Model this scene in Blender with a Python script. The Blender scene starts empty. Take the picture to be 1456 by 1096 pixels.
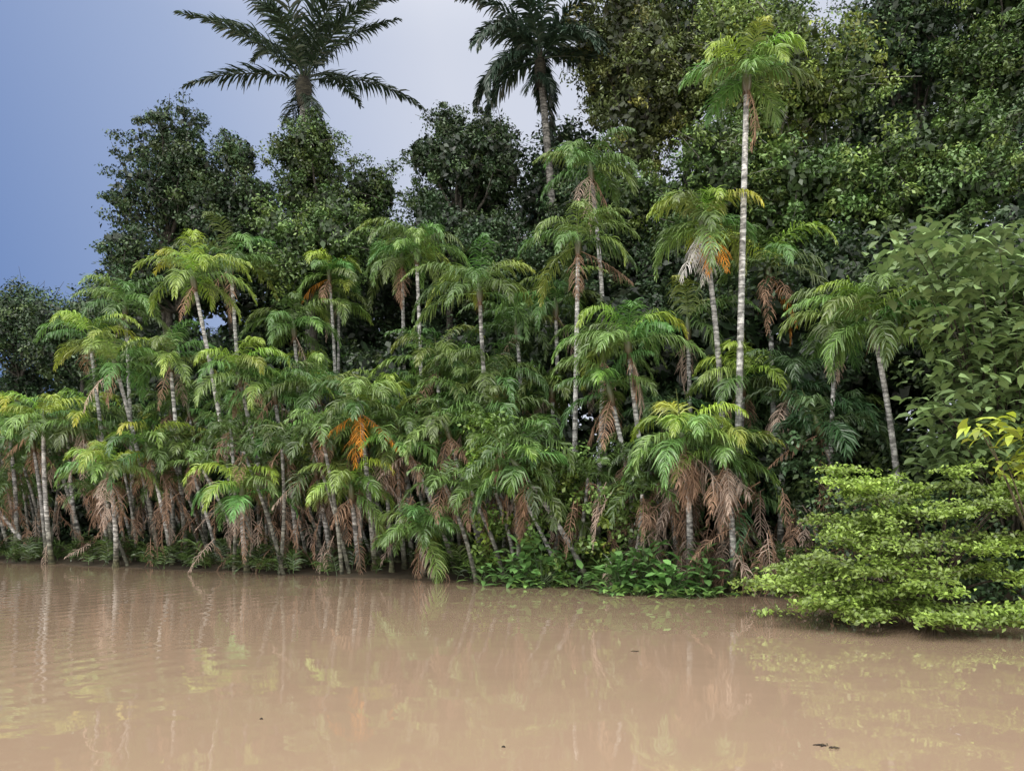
import bpy, math
import numpy as np
from mathutils import Vector
rng = np.random.default_rng(11)
scene = bpy.context.scene
R = math.radians
Z = np.array([0., 0., 1.])

# ------------------------------------------------------------------ camera / site survey
CAM_H, FPX, HOR = 2.0, 1100.0, 720.0
def site(u, v, d):
    """photogrammetric survey: bearing u, elevation v (photo readings) and true range d (m) -> world xyz"""
    return np.array([(u-728.)/FPX*d, d, CAM_H+(HOR-v)/FPX*d])
SX = [-400,-200,-40,-18.2,0,5,9,14,40,300]
SY = [200,110,38,27.5,19.9,17.4,14.2,9,-10,-160]
def shore(x): return np.interp(x, SX, SY)+.18*np.sin(np.asarray(x)*1.9)+.1*np.sin(np.asarray(x)*4.3+1)
def ground_z(x, y):
    t = (y-shore(x))*0.85
    return np.where(t < 0, np.maximum(-1.6, t*0.5), np.minimum(0.9, 0.02+t*0.09))

# ------------------------------------------------------------------ mesh builder
class MB:
    def __init__(s): s.v=[]; s.q=[]; s.m=[]; s.c=[]; s.n=0
    def add(s, v, q, mat, col):
        v=np.asarray(v,float).reshape(-1,3); q=np.asarray(q,int).reshape(-1,4)
        col=np.asarray(col,float)
        if col.ndim==1: col=np.tile(col,(len(v),1))
        s.v.append(v); s.q.append(q+s.n); s.m.append(np.full(len(q),mat)); s.c.append(col); s.n+=len(v)
    def build(s, name, mats, smooth=True):
        v=np.concatenate(s.v); q=np.concatenate(s.q); m=np.concatenate(s.m); c=np.concatenate(s.c)
        me=bpy.data.meshes.new(name)
        me.vertices.add(len(v)); me.vertices.foreach_set('co', v.astype(np.float32).ravel())
        me.loops.add(q.size); me.loops.foreach_set('vertex_index', q.astype(np.int32).ravel())
        me.polygons.add(len(q)); me.polygons.foreach_set('loop_start', (np.arange(len(q))*4).astype(np.int32))
        me.polygons.foreach_set('loop_total', np.full(len(q),4,np.int32))
        me.polygons.foreach_set('material_index', m.astype(np.int32))
        me.polygons.foreach_set('use_smooth', np.full(len(q), smooth))
        for mt in mats: me.materials.append(mt)
        a=me.color_attributes.new('tint','FLOAT_COLOR','POINT')
        cc=np.ones((len(v),4),np.float32); cc[:,:3]=np.clip(c,0,1); a.data.foreach_set('color', cc.ravel())
        me.update(); me.validate()
        o=bpy.data.objects.new(name, me); scene.collection.objects.link(o); return o

def nrm(a): return a/np.maximum(np.linalg.norm(a,axis=-1,keepdims=True),1e-9)

def tube(mb, P, rad, sides, mat, col):
    P=np.asarray(P,float); K=len(P); rad=np.broadcast_to(rad,(K,))
    T=nrm(np.gradient(P,axis=0)); ref=np.array([0.31,0.95,0.02]) 
    A=nrm(np.cross(T,ref)); B=np.cross(T,A)
    th=np.arange(sides)/sides*2*np.pi
    V=P[:,None]+rad[:,None,None]*(np.cos(th)[None,:,None]*A[:,None]+np.sin(th)[None,:,None]*B[:,None])
    i=np.arange(K-1)[:,None]*sides; j=np.arange(sides)[None]; j2=(j+1)%sides
    q=np.stack([i+j,i+j2,i+sides+j2,i+sides+j],-1).reshape(-1,4)
    col=np.asarray(col,float)
    if col.ndim==2: col=np.repeat(col,sides,axis=0)
    mb.add(V.reshape(-1,3),q,mat,col)

def strips(mb, P, D, W, ln, wd, droop, J, wprof, mat, col):
    N=len(P); pts=np.zeros((N,J+1,3)); dirs=np.zeros((N,J+1,3)); p=P.copy(); pts[:,0]=p; dirs[:,0]=D
    for j in range(J):
        d=nrm(D-Z*(droop*((j+0.3)/J)**1.2)[:,None]); p=p+d*(ln/J)[:,None]; pts[:,j+1]=p; dirs[:,j+1]=d
    w=nrm(W[:,None]-(W[:,None]*dirs).sum(-1,keepdims=True)*dirs)
    hw=(wd[:,None]*np.asarray(wprof)[None]*0.5)[...,None]
    V=np.stack([pts-w*hw,pts+w*hw],2).reshape(-1,3)
    base=(np.arange(N)*(J+1)*2)[:,None]+(np.arange(J)*2)[None]
    q=np.stack([base,base+1,base+3,base+2],-1).reshape(-1,4)
    mb.add(V,q,mat,np.repeat(col,(J+1)*2,axis=0))

def frond(mb, base, az, elev, bend, L, ll, n, lw, col, droop=0.9, up=0.25, mat=1, pet=0.12, J=3, rr=0.014, tipcol=None, a0=72,a1=32):
    K=14; s=np.linspace(0,1,K+1); e=elev-bend*s**1.25; a=az+rng.normal(0,.22)*s
    T=np.stack([np.cos(e)*np.cos(a),np.cos(e)*np.sin(a),np.sin(e)],-1)
    pos=base+np.concatenate([np.zeros((1,3)),np.cumsum((T[1:]+T[:-1])/2*L/K,axis=0)])
    tube(mb,pos,np.linspace(rr,rr*.25,K+1),3,mat,np.array(col)*1.25)
    si=np.repeat(np.linspace(pet,0.995,n),2)+rng.normal(0,.008,2*n); si=np.clip(si,pet,1)
    side=np.tile([1.,-1.],n)
    p=np.stack([np.interp(si,s,pos[:,k]) for k in range(3)],-1)
    t=nrm(np.stack([np.interp(si,s,T[:,k]) for k in range(3)],-1)); aa=np.interp(si,s,a)
    S=np.stack([np.sin(aa),-np.cos(aa),0*aa],-1); U=np.cross(S,t)
    al=np.radians(a0+(a1-a0)*si+rng.normal(0,9,2*n))
    D=nrm(np.cos(al)[:,None]*t+(np.sin(al)*side)[:,None]*S+(up+rng.normal(0,.18,2*n))[:,None]*U)
    x=(si-pet)/(1-pet)
    ln=ll*(0.55+0.45*np.sin(np.pi*np.clip(x*1.35,0,1)))*np.where(x>.7,1-(x-.7)*1.6,1)*rng.uniform(.75,1.15,2*n)
    c=np.array(col)[None]*rng.uniform(.7,1.3,(2*n,1))
    if tipcol is not None:
        k=np.clip(x*1.2-.2,0,1)[:,None]; c=c*(1-k)+np.array(tipcol)[None]*k
    W=t+rng.normal(0,.3,t.shape)
    strips(mb,p,D,W,ln,np.full(2*n,lw),droop*rng.uniform(.6,1.4,2*n),J,[.45,1,.75,.12] if J==3 else [.5,1,.1],mat,c)

def leaves(mb, C, Nn, ln, ar, col, mat):
    N=len(C); r=rng.normal(size=(N,3)); D=nrm(np.cross(Nn,r)); D=nrm(D-Z*0.35); Nn=nrm(Nn-(Nn*D).sum(-1,keepdims=True)*D); S=np.cross(D,Nn)
    ln=ln[:,None]; w=ln*ar*.5
    V=np.stack([C-D*ln*.5, C+S*w+Nn*w*.35-D*ln*.08, C+D*ln*.5, C-S*w+Nn*w*.35-D*ln*.08],1).reshape(-1,3)
    mb.add(V,np.arange(4*N).reshape(-1,4),mat,np.repeat(col,4,axis=0))

def clumps(mb, centers, radii, nper, lsize, tint, mat, flat=.65, upw=.6, ar=.45, tvar=.22, shell=.45):
    M=len(centers); N=M*nper
    d=nrm(rng.normal(size=(N,3))); u=shell+(1-shell)*rng.random(N)
    u*= np.where(rng.random(N)<.15,1.5,1)
    rad=np.repeat(radii,nper)
    C=np.repeat(centers,nper,axis=0)+d*(u*rad)[:,None]*np.array([1,1,flat])
    Nn=nrm(d*.5+Z*upw+rng.normal(0,.4,(N,3)))
    cl=np.repeat(rng.normal(1,tvar,M).clip(.5,1.7),nper)[:,None]
    yl=np.repeat(rng.random(M)**3,nper)[:,None]
    tint=np.array(tint)
    c=tint[None]*cl*rng.uniform(.8,1.2,(N,1)); c=c*(1+yl*np.array([[.9,.45,.1]]))
    leaves(mb,C,Nn,lsize*rng.uniform(.65,1.35,N),ar,c,mat)

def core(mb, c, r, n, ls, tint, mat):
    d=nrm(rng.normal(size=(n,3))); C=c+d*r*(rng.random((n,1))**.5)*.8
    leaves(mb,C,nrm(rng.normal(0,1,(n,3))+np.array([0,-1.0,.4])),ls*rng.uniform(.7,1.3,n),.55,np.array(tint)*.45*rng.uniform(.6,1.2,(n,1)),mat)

# ------------------------------------------------------------------ materials
def newmat(name):
    m=bpy.data.materials.new(name); m.use_nodes=True; nt=m.node_tree; nt.nodes.clear()
    return m,nt,nt.nodes,nt.links
def leafmat(name, rough, transl, spec=.5, rvar=.35):
    m,nt,n,l=newmat(name)
    at=n.new('ShaderNodeAttribute'); at.attribute_name='tint'
    g=n.new('ShaderNodeNewGeometry'); mr=n.new('ShaderNodeMapRange'); mr.inputs[3].default_value=1-rvar; mr.inputs[4].default_value=1+rvar
    l.new(g.outputs['Random Per Island'],mr.inputs[0])
    hs=n.new('ShaderNodeHueSaturation'); l.new(at.outputs['Color'],hs.inputs['Color']); l.new(mr.outputs[0],hs.inputs['Value'])
    o=n.new('ShaderNodeOutputMaterial')
    d=n.new('ShaderNodeBsdfDiffuse'); l.new(hs.outputs[0],d.inputs[0]); gl=n.new('ShaderNodeBsdfGlossy'); gl.inputs['Roughness'].default_value=rough
    src=d
    if transl>0:
        tr=n.new('ShaderNodeBsdfTranslucent'); l.new(hs.outputs[0],tr.inputs['Color']); mt=n.new('ShaderNodeMixShader'); mt.inputs[0].default_value=transl
        l.new(d.outputs[0],mt.inputs[1]); l.new(tr.outputs[0],mt.inputs[2]); src=mt
    mx=n.new('ShaderNodeMixShader'); mx.inputs[0].default_value=spec; l.new(src.outputs[0],mx.inputs[1]); l.new(gl.outputs[0],mx.inputs[2]); l.new(mx.outputs[0],o.inputs[0]); return m
def barkmat(name, ringscale, ring, rough=.85):
    m,nt,n,l=newmat(name)
    at=n.new('ShaderNodeAttribute'); at.attribute_name='tint'
    g=n.new('ShaderNodeNewGeometry')
    mp=n.new('ShaderNodeMapping'); mp.inputs['Scale'].default_value=(3,3,ringscale); l.new(g.outputs['Position'],mp.inputs[0])
    no=n.new('ShaderNodeTexNoise'); no.inputs['Scale'].default_value=1.; no.inputs['Detail'].default_value=4; l.new(mp.outputs[0],no.inputs[0])
    n2=n.new('ShaderNodeTexNoise'); n2.inputs['Scale'].default_value=9; n2.inputs['Detail'].default_value=4; l.new(g.outputs['Position'],n2.inputs[0])
    r=n.new('ShaderNodeMapRange'); r.inputs[1].default_value=.42; r.inputs[2].default_value=.60; r.inputs[3].default_value=1-ring; r.inputs[4].default_value=1.1; l.new(no.outputs[0],r.inputs[0])
    r2=n.new('ShaderNodeMapRange'); r2.inputs[1].default_value=.34; r2.inputs[2].default_value=.58; r2.inputs[3].default_value=.4; r2.inputs[4].default_value=1.15; l.new(n2.outputs[0],r2.inputs[0])
    mu=n.new('ShaderNodeMath'); mu.operation='MULTIPLY'; l.new(r.outputs[0],mu.inputs[0]); l.new(r2.outputs[0],mu.inputs[1])
    hs=n.new('ShaderNodeHueSaturation'); l.new(at.outputs['Color'],hs.inputs['Color']); l.new(mu.outputs[0],hs.inputs['Value'])
    p=n.new('ShaderNodeBsdfPrincipled'); p.inputs['Roughness'].default_value=rough; l.new(hs.outputs[0],p.inputs['Base Color'])
    b=n.new('ShaderNodeBump'); b.inputs['Strength'].default_value=.6; b.inputs['Distance'].default_value=.02; l.new(mu.outputs[0],b.inputs['Height']); l.new(b.outputs[0],p.inputs['Normal'])
    o=n.new('ShaderNodeOutputMaterial'); l.new(p.outputs[0],o.inputs[0]); return m
M_PTRUNK=barkmat('palm_bark',16,.62); M_BARK=barkmat('tree_bark',4,.4)
M_FROND=leafmat('palm_leaflet',.4,.15,.085,.25); M_LEAF=leafmat('broad_leaf',.4,0,.065,.45); M_LIT=leafmat('thin_leaf',.42,.18,.07,.35)
M_DEAD=leafmat('dead_leaf',.8,0,.03,.25)
PM=[M_PTRUNK,M_FROND,M_DEAD]; TM=[M_BARK,M_LEAF]; TL=[M_BARK,M_LIT]

# ------------------------------------------------------------------ palms
G=np.array([.148,.255,.060]); GD=np.array([.078,.150,.052]); YG=np.array([.32,.44,.05]); YE=np.array([.50,.48,.045])
BR=np.array([.38,.24,.155]); PK=np.array([.50,.38,.30]); OR=np.array([.72,.30,.035]); GW=np.array([.58,.56,.52])
def palm(crown, base, L=2.0, nf=12, tint=G, tip=None, dead=2, deadcols=None, spear=True, r=.078, ll=.58, name='river_palm', n=58, young=None, bulge=.3, J=3, lw=.030):
    mb=MB(); crown=np.array(crown); base=np.array(base)
    H=np.linalg.norm(crown-base)
    t=np.linspace(0,1,18)[:,None]
    off=np.array([rng.normal(0,bulge*.5),rng.normal(0,bulge*.5),0])
    mid=(base+crown)/2+off*H*.12+np.array([(base[0]-crown[0])*.12,0,0])
    P=(1-t)**2*base+2*t*(1-t)*mid+t**2*crown
    rad=np.interp(t[:,0],[0,.06,.3,1],[r*1.7,r*1.15,r,r*.72])
    white=np.array([.78,.77,.73])*rng.uniform(.6,1.05); moss=np.array([.15,.15,.08])
    k=np.clip((t-.06)*2.9,0,1); pc=moss*(1-k)+white*k
    tube(mb,P,rad,8,0,pc)
    T=nrm(P[-1]-P[-2])
    cs=np.array([crown-T*.35,crown-T*.1,crown+T*.15,crown+T*.4]); tube(mb,cs,[r*.7,r*1.35,r*1.25,r*.3],8,1,np.array([[.16,.09,.05],[.14,.13,.05],[.12,.16,.05],[.12,.2,.05]]))
    m=26; a=rng.uniform(0,6.28,m); D=nrm(np.stack([np.cos(a)*.5,np.sin(a)*.5,-np.ones(m)],-1)); Pp=np.repeat((crown-T*.1)[None],m,0)+D*.05
    strips(mb,Pp,D,np.stack([-np.sin(a),np.cos(a),0*a],-1),rng.uniform(.15,.5,m),np.full(m,.02),np.full(m,.5),2,[1,.8,.2],2,np.array([.16,.10,.06])*rng.uniform(.6,1.4,(m,1)))
    az=rng.uniform(0,6.28)
    for i in range(nf):
        f=(i+.5)/nf; az+=2.4+rng.normal(0,.25)
        el=R(76-72*f+rng.normal(0,8)); bend=R(rng.uniform(105,150)-38*f)
        c=tint*rng.uniform(.6,1.35)*np.array([rng.uniform(.7,1.25),1,1])
        tc=tip
        if tip is None and rng.random()<.22: tc=c*np.array([1.9,1.5,1.0])
        if young is not None and f<young: c=c*np.array([1.7,1.5,.9]); tc=YE if rng.random()<.25 else YG
        frond(mb,crown+T*(.25*(1-f)-.02),az,el,bend,L*rng.uniform(.85,1.2),ll*rng.uniform(.9,1.15),n,lw,c,droop=rng.uniform(1.5,2.9),tipcol=tc,up=.25,J=J)
    for i in range(dead):
        c=(deadcols[i%len(deadcols)] if deadcols else (BR if rng.random()<.55 else PK))*rng.uniform(.7,1.15)
        a2=rng.uniform(0,6.28) if not deadcols else -math.pi/2+rng.normal(0,.7)
        frond(mb,crown-T*.12,a2,R(rng.uniform(-72,-20)),R(rng.uniform(20,55)),L*rng.uniform(.6,1.1),ll*rng.uniform(.6,1),24,.022,c,droop=2.6,mat=2,up=-.05,J=J)
    if spear and rng.random()<.75:
        h=rng.uniform(.7,1.3); d=nrm(T+rng.normal(0,.06,3)); tube(mb,[crown+T*.2,crown+d*h*.6,crown+d*h],[.025,.016,.004],4,1,[.16,.2,.05])
    return mb.build(name,PM)

def pspec(cu,cv,bu,d,dc=None,**k):
    b=site(bu,720,d); b[2]=float(ground_z(b[0],b[1]))-.05
    return palm(site(cu,cv,dc or d-.5),b,**k)

pspec(275,400,342,26.0,24.8,L=2.1,nf=13,tint=G*1.1,tip=YG,young=.5,dead=1)
pspec(328,378,360,28.5,27.5,L=2.3,nf=12,tint=G,dead=2,deadcols=[BR])
pspec(178,440,190,29,28.5,L=2.2,nf=12,tint=G*1.1,dead=1)
pspec(128,485,160,27.5,27,L=2.1,nf=11,tint=G*1.2,young=.4,dead=1)
pspec(165,522,228,26.2,25.4,L=2.0,nf=12,tint=G,young=.2,dead=2)
pspec(468,392,472,29,28.4,L=1.7,nf=10,tint=G*1.2,young=.3,dead=2,deadcols=[OR*.6,BR],r=.07)
pspec(482,430,480,29.5,29,L=1.5,nf=8,tint=G,dead=1,r=.07)
pspec(340,535,395,24.6,23.9,L=1.9,nf=12,tint=G*1.15,young=.35,dead=2)
pspec(572,372,580,27.4,27,L=2.2,nf=13,tint=G,dead=2,deadcols=[BR])
pspec(592,362,606,26.5,26,L=2.1,nf=12,tint=G*1.15,dead=0)
pspec(682,418,712,23.2,22.4,L=2.2,nf=14,tint=G*.95,dead=0)
pspec(822,350,814,22.6,22,L=2.1,nf=13,tint=G,dead=2,deadcols=[BR*.8])
pspec(840,245,852,24.5,23.8,L=1.9,nf=12,tint=G*1.0,dead=3,deadcols=[PK,BR])
pspec(893,492,930,20.6,19.8,L=2.0,nf=12,tint=G,young=.15,dead=2)
pspec(858,505,850,23,22.6,L=2.0,nf=11,tint=G*.9,dead=3)
pspec(1062,115,1046,18.9,18.2,L=1.6,nf=13,tint=G*1.1,young=.2,dead=1,r=.084,bulge=.1)
pspec(1000,325,1028,19.6,19,L=1.8,nf=13,tint=G*1.1,young=.45,dead=7,deadcols=[GW,OR,GW])
pspec(1092,385,1102,21.5,21,L=2.0,nf=12,tint=G,young=.25,dead=5,deadcols=[BR,OR*.6,BR])
pspec(1242,468,1286,16.9,16.3,L=1.75,nf=15,tint=G*1.1,young=.12,dead=0,r=.07)
pspec(1188,470,1172,18.2,17.8,L=1.5,nf=8,tint=G,dead=1,r=.06)
pspec(512,582,534,22.6,21.8,L=1.7,nf=11,tint=G*1.1,dead=5,deadcols=[OR,OR,BR,OR])
pspec(578,615,588,23.6,23.2,L=1.7,nf=11,tint=G,dead=2)
pspec(972,632,980,18.4,17.5,L=1.75,nf=13,tint=G*1.2,young=.4,dead=8,deadcols=[BR,PK,BR])
pspec(1030,655,1042,18.0,17.6,L=1.6,nf=9,tint=G,dead=8,deadcols=[PK,BR])
pspec(1056,545,1045,19.6,19.2,L=1.6,nf=9,tint=G*1.2,young=.5,dead=2)
pspec(418,470,430,28,27.2,L=2.1,nf=12,tint=G,dead=1)
pspec(242,515,266,26.6,26,L=2.0,nf=12,tint=G*1.1,dead=2)
pspec(12,610,22,27.8,27.2,L=1.9,nf=11,tint=G*1.2,young=.5,dead=1)
pspec(62,600,74,27,26.6,L=2.0,nf=11,tint=G*1.2,young=.5,dead=1)
pspec(390,560,432,24.8,24.1,L=1.9,nf=12,tint=G,dead=2)
pspec(345,705,352,23.5,22.6,L=1.8,nf=12,tint=G*1.3,young=.35,dead=3)
pspec(155,672,165,25.6,24.6,L=1.8,nf=12,tint=G*1.3,young=.3,dead=4)
pspec(500,700,512,22.6,22,L=1.6,nf=11,tint=G*1.2,young=.2,dead=3)
pspec(598,762,602,21.6,21,L=1.6,nf=13,tint=G*1.1,dead=2)
pspec(622,520,640,25,24.5,L=2.1,nf=12,tint=G*.9,dead=1)
pspec(705,545,730,23.5,23,L=2.0,nf=12,tint=G*.8,dead=3)
pspec(452,560,500,25,24.5,L=2.0,nf=12,tint=G,dead=2)
pspec(790,440,800,24.5,24.2,L=2.0,nf=11,tint=G*.85,dead=1)
pspec(735,470,745,25,24.6,L=2.0,nf=12,tint=G*.75,dead=1)
pspec(978,470,985,22,21.6,L=2.0,nf=11,tint=G*.8,dead=2)
pspec(1120,560,1110,19.5,19,L=1.8,nf=10,tint=GD,dead=4)
pspec(868,560,922,20.9,20.2,L=1.7,nf=9,tint=G*.9,dead=3)
# younger palms filling the stand
for i in range(112):
    u=rng.uniform(-260,760) if i<90 else rng.uniform(700,1240)
    back=rng.uniform(.5,7.5)
    x=(u-728)/FPX
    d=20.
    for _ in range(8): d=float(shore(x*d))+back
    b=np.array([x*d,d,0]); b[2]=float(ground_z(b[0],b[1]))-.05
    h=rng.uniform(2.5,4.3)+back*.33
    if u>800 or rng.random()<.2: h=rng.uniform(1.5,4.0)
    lean=np.array([rng.normal(-.5,.5),-rng.uniform(0,.8),0])
    palm(b+lean+Z*h,b,L=rng.uniform(1.3,1.95),nf=int(rng.integers(7,12)),tint=G*rng.uniform(.5,1.2) if u<880 else GD*rng.uniform(.8,1.5),
         young=.3 if (rng.random()<.35 and u<600) else None,dead=int(rng.integers(1,5)),r=rng.uniform(.055,.08),n=42,J=2,lw=.036)

# ------------------------------------------------------------------ emergent palms
def tall_palm(crown, base, L, nf, tint, ll, r, els, bend, lw=.085, n=84, droop=.9, up=.15):
    mb=MB(); t=np.linspace(0,1,16)[:,None]; P=base*(1-t)+crown*t+np.array([.25,0,0])*np.sin(t*3.14)
    tube(mb,P,np.linspace(r*1.3,r,16),10,0,[.3,.29,.26]); 
    tube(mb,[crown-Z*1.0,crown-Z*.5,crown,crown+Z*.6],[r*1.1,r*1.6,r*1.7,r*.6],9,0,[.06,.055,.035])
    az=.4
    for i in range(nf):
        f=(i+.5)/nf; az+=2.4+rng.normal(0,.15)
        frond(mb,crown+Z*.2,az,R(els[0]+(els[1]-els[0])*f+rng.normal(0,4)),R(bend*rng.uniform(.7,1.25)),L*rng.uniform(.85,1.08),ll,n,lw,tint*rng.uniform(.8,1.25),droop=droop*rng.uniform(.6,1.6),up=up,rr=.05,pet=.12,a0=60,a1=26)
    for i in range(6): frond(mb,crown-Z*.3,rng.uniform(0,6.28),R(-40),R(40),L*.3,ll*.8,26,.05,tint*.8,droop=2,mat=1)
    return mb.build('emergent_palm',PM)
def gbase(u,d):
    b=site(u,720,d); b[2]=float(ground_z(b[0],b[1])); return b
tall_palm(site(432,122,35),gbase(436,35),6.2,17,np.array([.040,.068,.036]),1.05,.22,(84,20),58)
tall_palm(site(768,92,31),gbase(800,31),4.1,19,np.array([.036,.068,.040]),.9,.14,(82,0),98,droop=1.4)

# ------------------------------------------------------------------ broadleaf trees
def tree(crown, rad, base, ncl=150, nper=80, lsize=.145, tint=(.04,.085,.025), name='rainforest_tree', nl=9, tr=.17, crad=(.2,.6), ar=.46, upw=.6, barkc=(.12,.11,.09), tvar=.28, cd=1.):
    mb=MB(); crown=np.array(crown); rad=np.array(rad)
    d=nrm(rng.normal(size=(nl,3))+np.array([0,-.15,0])); lobes=[(crown+d[i]*rad*rng.uniform(.45,.82),rad*rng.uniform(.30,.50)) for i in range(nl)]+[(crown,rad*.62)]
    fork=crown-Z*rad[2]*.75; t=np.linspace(0,1,8)[:,None]
    tube(mb,base*(1-t)+fork*t+np.array([.3,0,0])*np.sin(t*5),np.linspace(tr*1.3,tr*.8,8),8,0,barkc)
    cen=[];cr=[]
    per=int(max(1,ncl*1.25//len(lobes)))
    for lc,lr in lobes:
        m=(lc+fork)/2+rng.normal(0,.3,3)-Z*.2
        tt=np.linspace(0,1,7)[:,None]; tube(mb,(1-tt)**2*fork+2*tt*(1-tt)*m+tt**2*lc,np.linspace(tr*.55,tr*.15,7),5,0,barkc)
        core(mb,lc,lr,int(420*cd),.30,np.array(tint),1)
        dd=nrm(rng.normal(size=(per,3))+np.array([0,-.25,.15])); c=lc+dd*lr*(rng.uniform(.65,1.32,(per,1)))
        cen.append(c); cr.append(rng.uniform(crad[0],crad[1],per))
        for k in range(0,per,3):
            e=c[k]+nrm(c[k]-lc)*cr[-1][k]*1.4; mm=(lc+e)/2+rng.normal(0,.15,3)
            tube(mb,(1-tt)**2*lc+2*tt*(1-tt)*mm+tt**2*e,np.linspace(tr*.14,.008,7),3,0,barkc)
    cen=np.concatenate(cen);cr=np.concatenate(cr)
    clumps(mb,cen,cr,nper,lsize,tint,1,ar=ar,upw=upw,tvar=tvar)
    return mb.build(name,TM)
def tspec(u,v,d,ru,rv,**k):
    rx=ru/FPX*d; rz=rv/FPX*d
    tree(site(u,v,d),(rx,min(rx,3.2),rz),gbase(u+k.pop('bo',0),d),**k)
DK=np.array([.056,.108,.045]); MD=np.array([.095,.172,.052]); LT=np.array([.160,.248,.066])
tspec(240,265,35,78,105,ncl=180,tint=DK*.85,nl=12,cd=.4)
tspec(335,290,34,90,95,ncl=170,tint=DK*.95,nl=10)
tspec(475,270,33,95,90,ncl=200,tint=MD*.8,nl=12)
tspec(455,360,30,95,80,ncl=170,tint=MD*1.2,nl=10)
tspec(655,245,32,95,100,ncl=220,tint=DK*.85,nl=13)
tspec(650,370,30,110,75,ncl=180,tint=DK,nl=11)
tspec(250,390,33,110,70,ncl=170,tint=DK,nl=10)
tspec(740,400,29,90,80,ncl=150,tint=DK,nl=10)
tspec(905,110,30,95,170,ncl=260,tint=np.array([.125,.168,.056]),nl=15)
tspec(985,20,31,110,130,ncl=220,tint=MD*.9,nl=12)
tspec(1085,130,27,125,140,ncl=280,tint=LT,nl=15,barkc=(.40,.39,.36))
tspec(1010,290,26,120,100,ncl=200,tint=MD*1.1,nl=12,barkc=(.40,.39,.36))
tspec(1170,320,25,110,120,ncl=240,tint=MD*1.3,nl=12,lsize=.17)
tspec(1300,110,31,130,170,ncl=280,tint=DK*1.35,nl=15)
tspec(1440,90,28,120,170,ncl=280,tint=MD,nl=14)
tspec(1330,270,24,120,95,ncl=240,tint=MD*1.15,nl=12)
tspec(1560,250,24,130,200,ncl=240,tint=DK,nl=12)
tspec(850,350,29,110,110,ncl=200,tint=DK,nl=12)
tspec(1000,430,26,100,90,ncl=160,tint=DK,nl=11)
tspec(1210,500,22,100,110,ncl=160,tint=DK,nl=11)
tspec(30,480,48,90,80,ncl=140,tint=DK*1.1,nl=11,crad=(.5,.9),lsize=.2)
tspec(125,470,44,70,75,ncl=110,tint=DK,nl=9,crad=(.5,.8),lsize=.2)
tspec(-130,440,46,120,100,ncl=160,tint=DK,nl=10,crad=(.6,1),lsize=.2)

def rosette_tree(cen_list, base, name, tint, llen, lw, per, droop, barkc=(.2,.17,.12), rs=.3):
    mb=MB(); cen=np.array(cen_list); 
    for c in cen[::2]:
        t=np.linspace(0,1,8)[:,None]; m=(base+c)/2+Z*(c[2]-base[2])*.25+rng.normal(0,.15,3)
        tube(mb,(1-t)**2*base+2*t*(1-t)*m+t**2*c,np.linspace(.03,.006,8),5,0,barkc)
    N=len(cen)*per; C=np.repeat(cen,per,axis=0)+rng.normal(0,rs,(N,3))*np.array([1,1,.5])
    a=rng.uniform(0,6.28,N); e=rng.uniform(-.3,.6,N); D=np.stack([np.cos(a)*np.cos(e),np.sin(a)*np.cos(e),np.sin(e)],-1)
    W=np.stack([-np.sin(a),np.cos(a),rng.normal(0,.35,N)],-1)
    cl=np.repeat(rng.uniform(.6,1.4,len(cen)),per)[:,None]
    strips(mb,C,D,W,llen*rng.uniform(.6,1.2,N),lw*rng.uniform(.7,1.2,N),droop*rng.uniform(.5,1.5,N),3,[.15,1,.8,.05],1,np.array(tint)*cl*rng.uniform(.75,1.25,(N,1)))
    return mb.build(name,TL)
def edge(v): return np.interp(v,[320,360,430,520,600,660],[1290,1262,1300,1330,1320,1310])
cs=[]
while len(cs)<270:
    v=335+340*rng.random()**1.05; u=rng.uniform(edge(v),1600); cs.append(site(u,v,rng.uniform(14.0,17.0)))
rosette_tree(cs,gbase(1440,17),'large_leaved_tree',(.22,.32,.125),.38,.145,20,1.3,rs=.36,barkc=(.1,.09,.06))
cs=[site(rng.uniform(1395,1540),rng.uniform(570,680),rng.uniform(10.2,11.2)) for _ in range(26)]
b=np.array([9.6,12.0,.2]); b[1]=shore(9.6)+.4
rosette_tree(cs,b,'yellow_leaved_sapling',(.36,.44,.055),.28,.09,12,1.5,rs=.16)

# ------------------------------------------------------------------ foliage masses
def mass(name, boxes, tint, lsize, nper, tvar=.3, flat=.7, ar=.5):
    mb=MB()
    for cen,cr in boxes: clumps(mb,cen,cr,nper,lsize,tint,1,tvar=tvar,flat=flat,ar=ar)
    return mb.build(name,TM)
def lobemass(name, lobes, tint, lsize, nper, per, cr=(.35,.8)):
    """canopy built of many rounded lobes, each a shell of leaf clumps round a dense leafy core"""
    mb=MB(); cen=[];
    for c,r in lobes:
        k=int(per*(r/2.)**2)+4; dd=nrm(rng.normal(size=(k,3))+np.array([0,-.5,.2])); cen.append(c+dd*r*rng.uniform(.75,1.12,(k,1))*np.array([1,1,.85]))
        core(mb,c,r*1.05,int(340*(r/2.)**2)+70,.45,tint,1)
    cen=np.concatenate(cen); clumps(mb,cen,rng.uniform(cr[0],cr[1],len(cen)),nper,lsize,tint,1,tvar=.28,flat=.7)
    return mb.build(name,TM)
n=420; x=np.concatenate([rng.uniform(-38,16,330),rng.uniform(3,15,90)]); back=rng.uniform(5,11,n); y=shore(x)+back; z=rng.uniform(0.0,1,n)*np.where(x<-16,4.2+back*.25,5.7+back*.35)
lobemass('understory_foliage',[(np.array([x[i],y[i],z[i]]),rng.uniform(.8,1.5)) for i in range(n)],DK*.85,.17,58,16,cr=(.3,.6))
L_=[]
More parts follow.
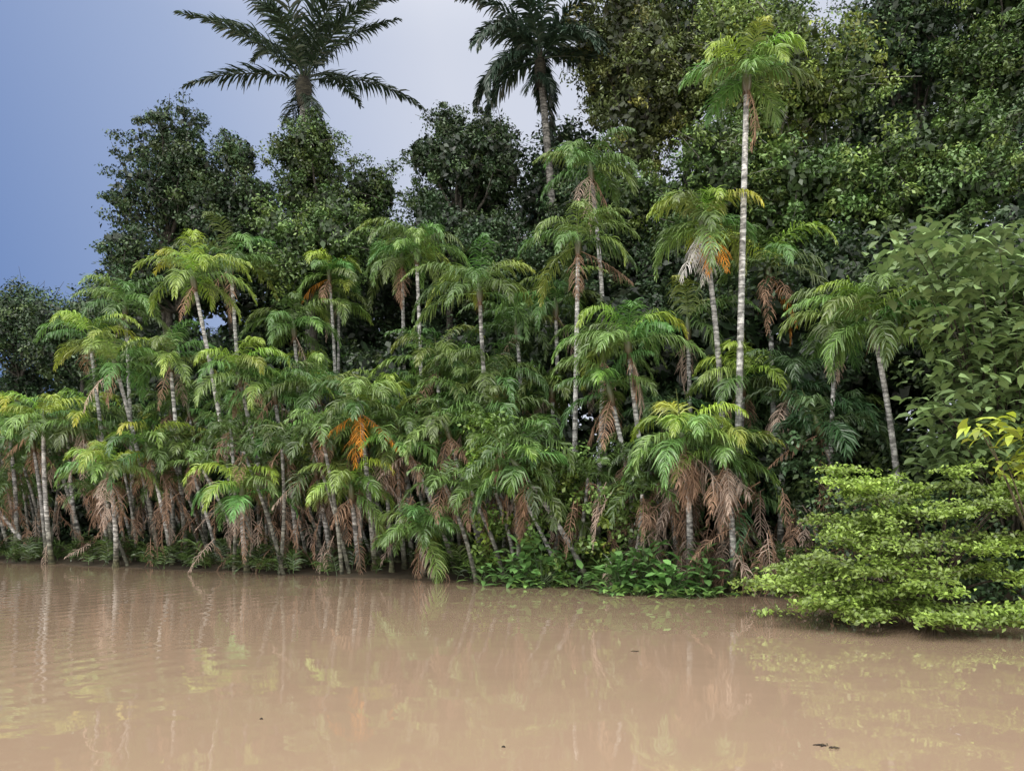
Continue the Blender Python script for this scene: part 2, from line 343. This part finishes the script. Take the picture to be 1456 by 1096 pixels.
while len(L_)<300:
    u=rng.uniform(-500,1900) if len(L_)<230 else rng.uniform(-50,860); d=rng.uniform(34,46)
    top=np.interp(u,[-500,0,140,190,300,400,560,720,790,850,900,1900],[500,490,460,340,290,285,285,270,200,60,-40,-120])
    v=top+(700-top)*rng.random()**1.15
    d += 12 if u<150 else 0
    L_.append((site(u,v+45,d),rng.uniform(1.5,2.8)))
lobemass('background_forest',L_,DK*.95,.24,60,16,cr=(.5,1.0))

def vinepatch(name,u0,u1,v0,v1,d0,d1,n,tint,ls,nper=45,cr=(.18,.38)):
    c=np.array([site(rng.uniform(u0,u1),rng.uniform(v0,v1),rng.uniform(d0,d1)) for _ in range(n)])
    c[:,1]=np.maximum(c[:,1],shore(c[:,0])-.15)
    mass(name,[(c,rng.uniform(cr[0],cr[1],n))],tint,ls,nper,ar=.6)
vinepatch('climbing_vine',672,720,585,800,20.0,21.0,50,(.18,.31,.065),.14)
vinepatch('climbing_vine',740,850,640,830,19.2,20.8,90,(.15,.26,.065),.14)
vinepatch('climbing_vine',850,925,690,830,18.4,20.0,50,(.13,.22,.055),.13)
vinepatch('climbing_vine',1100,1290,600,720,17,19,60,DK,.14)
vinepatch('climbing_vine',560,690,600,760,23,25,50,DK*1.2,.13)

def wplant(u,off,n,h,tint,spread=.65,bl=.34):
    mb=MB(); b=site(u,720,19); 
    for _ in range(5): b[1]=float(shore(b[0]))-off; b[0]=(u-728)/FPX*b[1]
    b[2]=0.
    N=n; a=rng.uniform(0,6.28,N); rr=rng.uniform(0,spread,N); C=b+np.stack([np.cos(a)*rr,np.sin(a)*rr*.5,rng.uniform(.04,h,N)*(1-.4*rr/spread)],-1)
    for c in C[::3]: tube(mb,[b+rng.normal(0,.1,3)*[1,1,0],(b+c)/2+rng.normal(0,.04,3),c],[.014,.01,.006],4,1,[.08,.13,.04])
    e=rng.uniform(-.1,1.0,N); D=np.stack([np.cos(a)*np.cos(e),np.sin(a)*np.cos(e),np.sin(e)],-1); W=np.stack([-np.sin(a),np.cos(a),rng.normal(0,.25,N)],-1)
    strips(mb,C,D,W,bl*rng.uniform(.7,1.3,N),bl*.44*rng.uniform(.7,1.25,N),rng.uniform(.4,1.3,N),3,[.2,1,.85,.05],1,np.array(tint)*rng.uniform(.6,1.4,(N,1)))
    mb.build('waterside_broadleaf_plant',TL)
for u,off,n,h in [(738,.5,80,1.15),(770,.3,90,1.4),(828,.1,30,.5),(880,.5,80,.9),(918,.35,100,1.3),(958,.6,90,.75),(1000,.4,80,1.25),(690,.0,30,.8)]:
    wplant(u,off,n,h,(.18,.36,.105)*np.array(rng.uniform(.75,1.15)))
for u,off in ((872,1.0),(905,.9),(948,1.25),(985,1.1),(1012,.8),(752,.8)): wplant(u,off,26,.2,(.22,.40,.10),.42,.22)

mb=MB()
for i in range(420):
    x=rng.uniform(-34,8.2); y=float(shore(x))+abs(rng.normal(0,1.7))+.05; 
    b=np.array([x,y,float(ground_z(x,y))])
    L=rng.uniform(.7,2.0)*(.8 if x<-4 else 1); c=G*rng.uniform(.25,.8)
    frond(mb,b,rng.uniform(0,6.28),R(rng.uniform(45,88)),R(rng.uniform(40,110)),L,.42,24,.034,c,droop=1.1,J=2)
for i in range(340):
    x=rng.uniform(-30,8) if i<200 else rng.uniform(3.0,7.8); y=float(shore(x))+rng.uniform(-.1,1.6); b=np.array([x,y,rng.uniform(.6,2.6)])
    frond(mb,b,rng.uniform(0,6.28),R(rng.uniform(-80,-20)),R(rng.uniform(10,50)),rng.uniform(.8,1.6),.35,16,.024,(BR if rng.random()<.6 else PK)*rng.uniform(.25,.95),droop=2.6,J=2,mat=2)
mb.build('bank_undergrowth',PM)

# slender suckers of the clumping palms, each with its own small head of leaves
mb=MB()
for i in range(60):
    x=rng.uniform(-30,6); y=float(shore(x))+rng.uniform(.1,3.0); h=rng.uniform(2.4,4.6)
    b=np.array([x,y,-.15]); e=b+np.array([rng.normal(-.5,.6),rng.normal(-.2,.3),h])
    t=np.linspace(0,1,8)[:,None]; k=t; bow=np.array([.1,0,0])*np.sin(t*3.14159)
    tube(mb,b*(1-t)+e*t+bow,np.linspace(.065,.048,8),6,0,np.array([.16,.16,.10])*(1-k)+np.array([.70,.69,.65])*k*rng.uniform(.5,1.0))
    az=rng.uniform(0,6.28); c=G*rng.uniform(.5,1.1)
    for j in range(7):
        az+=2.4; frond(mb,e,az,R(75-10*j),R(rng.uniform(90,125)),rng.uniform(1.0,1.5),.46,28,.034,c*rng.uniform(.8,1.2),droop=2.,J=2)
    for j in range(2): frond(mb,e,rng.uniform(0,6.28),R(-50),R(35),1.1,.4,18,.024,BR*rng.uniform(.5,1),droop=2.6,J=2,mat=2)
mb.build('palm_suckers',PM)

# overhanging shrub on the right
mb=MB(); root=np.array([8.2,float(shore(8.2))+.3,.1])
spr=[]
def S(u,v,d,r): spr.append((site(u,v,d),r))
for i in range(58):
    v=rng.uniform(668,885); lo=np.interp(v,[668,720,770,800,830,885],[1175,1190,1170,1140,1085,1150]); 
    u=lo+(1480-lo)*rng.random()**1.15
    dd=np.interp(v,[668,885],[14.2,12.3])+rng.uniform(-.4,.8)-(u-1200)/300*.9
    S(u,v,dd,rng.uniform(.15,.52))
for u,v,d in [(1190,672,14.4),(1240,690,14.2),(1290,705,14),(1210,765,13.8),(1085,832,14.4),(1120,828,14.2),(1150,842,13.8),(1190,850,13.5),(1170,815,13.8),(1260,870,12.6),(1320,875,12.2),(1380,885,11.9)]: S(u,v,d,.34)
for c,r in spr:
    c[2]=max(c[2],.12)
    t=np.linspace(0,1,9)[:,None]; m=(root+c)/2+np.array([0,0,.35*(c[2])])
    P=(1-t)**2*root+2*t*(1-t)*m+t**2*c; tube(mb,P,np.linspace(.03,.006,9),4,0,(.14,.11,.08))
    K=10; tb=rng.uniform(.5,1.35); sl=rng.normal(0,.12,2)
    for k in range(K):
        a=rng.uniform(0,6.28); ln=r*rng.uniform(.5,2.0); dz=rng.uniform(-.25,.35); d=np.array([math.cos(a)*1.25,math.sin(a),dz])
        e=c+d*ln; mm=(c+e)/2+Z*.06; q=np.linspace(0,1,5)[:,None]; tube(mb,(1-q)**2*c+2*q*(1-q)*mm+q**2*e,np.linspace(.008,.003,5),3,0,(.2,.16,.1))
        N=int(rng.uniform(28,50)*ln/r); s_=rng.random(N)[:,None]**.7
        C=(1-s_)**2*c+2*s_*(1-s_)*mm+s_**2*e+rng.normal(0,1,(N,3))*np.array([.08,.08,.035])
        C[:,2]=np.maximum(C[:,2],.03)
        Nn=nrm(Z*1.0+np.array([sl[0],sl[1]-.25,0])+rng.normal(0,.4,(N,3)))
        leaves(mb,C,Nn,.09*rng.uniform(.6,1.3,N),.52,np.array([.275,.395,.075])*tb*(.85+.35*s_)*rng.uniform(.7,1.3,(N,1)),1)
for i in range(45):
    x=rng.uniform(5.6,8.4); b=root+rng.normal(0,.3,3)*[1,1,.3]; e=np.array([x,float(shore(x))-rng.uniform(.2,1.3),.0]); m=(b+e)/2+Z*rng.uniform(.1,.5)
    t=np.linspace(0,1,8)[:,None]; tube(mb,(1-t)**2*b+2*t*(1-t)*m+t**2*e,np.linspace(.012,.004,8),3,0,(.12,.10,.07))
mb.build('overhanging_shrub',TL)
vinepatch('riverside_shrub',1190,1500,690,880,14.6,16.5,120,DK*1.1,.12,60,(.3,.5))

# floating debris
for u,v in [(1168,1060),(903,926),(372,1022),(716,1062),(1182,1063)]:
    d=CAM_H*FPX/(v-HOR); p=site(u,v,d); p[2]=.004; mb=MB()
    sc=.055 if v in(1060,926,1063) else .02
    for k in range(3):
        a=rng.normal(0,.5); e=np.array([math.cos(a),math.sin(a),0])*sc*rng.uniform(.4,1); q=p+rng.normal(0,sc*.25,3)*[1,1,0]
        tube(mb,[q-e,q+[0,0,.006],q+e],[.003,.006,.003],5,0,(.06,.045,.03))
    C=p+rng.normal(0,sc*.4,(3,3))*[1,1,0]+Z*.006; leaves(mb,C,np.tile(Z,(3,1))+rng.normal(0,.1,(3,3)),np.full(3,sc*.8),.4,np.tile([.08,.06,.03],(3,1)),1)
    mb.build('floating_twig',TM)

# ------------------------------------------------------------------ ground and water
xs=np.concatenate([np.linspace(-400,-60,30),np.linspace(-56,40,110),np.linspace(45,400,30)]); ys=np.concatenate([np.linspace(-200,0,20),np.linspace(1,60,80),np.linspace(66,600,30)])
X,Y=np.meshgrid(xs,ys); Zg=ground_z(X,Y)+np.where(Y>shore(X),.05*np.sin(X*1.7)*np.cos(Y*2.1),0)
nx=len(xs); i=np.arange(len(ys)-1)[:,None]*nx+np.arange(nx-1)[None]
mb=MB(); mb.add(np.stack([X,Y,Zg],-1),np.stack([i,i+1,i+nx+1,i+nx],-1),0,(.05,.04,.025))
m,nt,n_,l=newmat('leaf_litter_soil'); no=n_.new('ShaderNodeTexNoise'); no.inputs['Scale'].default_value=3; no.inputs['Detail'].default_value=8
g=n_.new('ShaderNodeNewGeometry'); l.new(g.outputs['Position'],no.inputs[0])
cr=n_.new('ShaderNodeValToRGB'); cr.color_ramp.elements[0].color=(.02,.016,.01,1); cr.color_ramp.elements[1].color=(.09,.065,.035,1); l.new(no.outputs[0],cr.inputs[0])
p=n_.new('ShaderNodeBsdfPrincipled'); p.inputs['Roughness'].default_value=.9; l.new(cr.outputs[0],p.inputs['Base Color']); o=n_.new('ShaderNodeOutputMaterial'); l.new(p.outputs[0],o.inputs[0])
mb.build('ground',[m])

mb=MB(); mb.add([[-500,-300,0],[500,-300,0],[500,600,0],[-500,600,0]],[[0,1,2,3]],0,(1,1,1))
m,nt,n_,l=newmat('muddy_river_water')
g=n_.new('ShaderNodeNewGeometry')
def noise(scale,map_scale,detail=2,rot=0):
    mp=n_.new('ShaderNodeMapping'); mp.inputs['Scale'].default_value=map_scale; mp.inputs['Rotation'].default_value=(0,0,rot); l.new(g.outputs['Position'],mp.inputs[0])
    t=n_.new('ShaderNodeTexNoise'); t.inputs['Scale'].default_value=scale; t.inputs['Detail'].default_value=detail; l.new(mp.outputs[0],t.inputs[0]); return t
def math_(op,a,b):
    k=n_.new('ShaderNodeMath'); k.operation=op
    for s,v in ((0,a),(1,b)):
        if isinstance(v,(int,float)): k.inputs[s].default_value=v
        else: l.new(v,k.inputs[s])
    return k.outputs[0]
big=noise(.45,(1,1,1),1); mid=noise(1.5,(1,1.5,1),1,.4); fine=noise(7,(1,1.4,1),1,-.3)
mp=n_.new('ShaderNodeMapping'); mp.inputs['Location'].default_value=(17,-22,0); l.new(g.outputs['Position'],mp.inputs[0])
wv=n_.new('ShaderNodeTexWave'); wv.wave_type='RINGS'; wv.rings_direction='Z'; wv.inputs['Scale'].default_value=.6; wv.inputs['Distortion'].default_value=11; wv.inputs['Detail'].default_value=2; wv.inputs['Detail Scale'].default_value=.5; l.new(mp.outputs[0],wv.inputs[0])
sx=n_.new('ShaderNodeSeparateXYZ'); l.new(g.outputs['Position'],sx.inputs[0])
mk=n_.new('ShaderNodeMapRange'); mk.inputs[1].default_value=-1; mk.inputs[2].default_value=-10; l.new(sx.outputs[0],mk.inputs[0])
patch=noise(.22,(1,1,1),2,1.); pm=n_.new('ShaderNodeMapRange'); pm.inputs[1].default_value=.38; pm.inputs[2].default_value=.62; l.new(patch.outputs[0],pm.inputs[0])
h=math_('ADD',math_('MULTIPLY',big.outputs[0],.42),math_('MULTIPLY',mid.outputs[0],.09))
h=math_('ADD',h,math_('MULTIPLY',fine.outputs[0],.005))
msk=math_('MULTIPLY',mk.outputs[0],pm.outputs[0])
h=math_('ADD',h,math_('MULTIPLY',math_('MULTIPLY',wv.outputs[1],.14),msk))
h=math_('ADD',h,math_('MULTIPLY',math_('MULTIPLY',noise(2.6,(1,1.5,1),1,.8).outputs[0],.18),mk.outputs[0]))
bp=n_.new('ShaderNodeBump'); bp.inputs['Strength'].default_value=1; bp.inputs['Distance'].default_value=.03; l.new(h,bp.inputs['Height'])
silt=noise(.12,(1,1,1),4)
cr=n_.new('ShaderNodeValToRGB'); cr.color_ramp.elements[0].position=.3; cr.color_ramp.elements[1].position=.7
cr.color_ramp.elements[0].color=(.42,.30,.205,1); cr.color_ramp.elements[1].color=(.475,.34,.235,1); l.new(silt.outputs[0],cr.inputs[0])
df=n_.new('ShaderNodeBsdfDiffuse'); l.new(cr.outputs[0],df.inputs[0])
gl=n_.new('ShaderNodeBsdfGlossy'); gl.inputs['Roughness'].default_value=.0; l.new(bp.outputs[0],gl.inputs['Normal'])
fr=n_.new('ShaderNodeFresnel'); fr.inputs[0].default_value=1.33; l.new(bp.outputs[0],fr.inputs['Normal'])
fac=math_('MULTIPLY',fr.outputs[0],1.2); fac=math_('ADD',fac,.10); fac=math_('MINIMUM',fac,.8)
mx=n_.new('ShaderNodeMixShader'); l.new(fac,mx.inputs[0]); l.new(df.outputs[0],mx.inputs[1]); l.new(gl.outputs[0],mx.inputs[2])
o=n_.new('ShaderNodeOutputMaterial'); l.new(mx.outputs[0],o.inputs[0])
mb.build('river_water',[m],False)

# ------------------------------------------------------------------ sky and sun
w=bpy.data.worlds.new('World'); scene.world=w; w.use_nodes=True; nt=w.node_tree; nt.nodes.clear(); n_=nt.nodes; l=nt.links
EL,RO=R(55),R(231)
sk=n_.new('ShaderNodeTexSky'); sk.sky_type='NISHITA'; sk.sun_disc=False; sk.sun_elevation=EL; sk.sun_rotation=RO; sk.dust_density=2.5
b1=n_.new('ShaderNodeBackground'); b1.inputs[1].default_value=.08; l.new(sk.outputs[0],b1.inputs[0])
tc=n_.new('ShaderNodeTexCoord'); sp=n_.new('ShaderNodeSeparateXYZ'); l.new(tc.outputs['Generated'],sp.inputs[0])
def m2(op,a,b):
    k=n_.new('ShaderNodeMath'); k.operation=op
    for s,v in ((0,a),(1,b)):
        if isinstance(v,(int,float)): k.inputs[s].default_value=v
        else: l.new(v,k.inputs[s])
    return k.outputs[0]
t=m2('ADD',m2('MULTIPLY',sp.outputs[0],1.5),m2('MULTIPLY',sp.outputs[2],.40)); t=m2('ADD',t,.84)
cr=n_.new('ShaderNodeValToRGB'); e=cr.color_ramp.elements; e[0].position=.05; e[0].color=(.135,.245,.55,1); e[1].position=.92; e[1].color=(.78,.82,.94,1)
k=e.new(.5); k.color=(.41,.51,.76,1); l.new(t,cr.inputs[0])
# bright haze added to the unseen sky overhead and behind, to light the palms
ov=n_.new('ShaderNodeMapRange'); ov.interpolation_type='SMOOTHSTEP'; ov.inputs[1].default_value=.50; ov.inputs[2].default_value=.85; l.new(sp.outputs[2],ov.inputs[0])
bk=n_.new('ShaderNodeMapRange'); bk.interpolation_type='SMOOTHSTEP'; bk.inputs[1].default_value=.35; bk.inputs[2].default_value=-.5; l.new(sp.outputs[1],bk.inputs[0])
mixf=m2('MAXIMUM',ov.outputs[0],m2('MULTIPLY',bk.outputs[0],.8))
mc=n_.new('ShaderNodeMixRGB'); l.new(mixf,mc.inputs[0]); l.new(cr.outputs[0],mc.inputs[1]); mc.inputs[2].default_value=(2.4,2.35,2.28,1)
b2=n_.new('ShaderNodeBackground'); b2.inputs[1].default_value=1.0; l.new(mc.outputs[0],b2.inputs[0])
mx=n_.new('ShaderNodeMixShader'); mx.inputs[0].default_value=.8; l.new(b1.outputs[0],mx.inputs[1]); l.new(b2.outputs[0],mx.inputs[2])
o=n_.new('ShaderNodeOutputWorld'); l.new(mx.outputs[0],o.inputs[0])
sd=bpy.data.lights.new('sun','SUN'); sd.energy=1.2; sd.angle=R(24); sd.color=(1,.95,.88)
so=bpy.data.objects.new('sun',sd); scene.collection.objects.link(so)
az=math.atan2(-.5,-.62); v=Vector((math.cos(az)*math.cos(EL),math.sin(az)*math.cos(EL),math.sin(EL))); so.rotation_euler=v.to_track_quat('Z','Y').to_euler()

cd=bpy.data.cameras.new('camera'); cd.sensor_width=36; cd.lens=36*FPX/1456; cd.shift_y=(HOR-548)/1456; cd.clip_end=2000
co=bpy.data.objects.new('camera',cd); co.location=(0,0,CAM_H); co.rotation_euler=(R(90),0,0); scene.collection.objects.link(co); scene.camera=co
scene.view_settings.view_transform='Standard'; scene.view_settings.look='None'; scene.view_settings.exposure=0
print('polys',sum(len(o.data.polygons) for o in scene.objects if o.type=='MESH'))
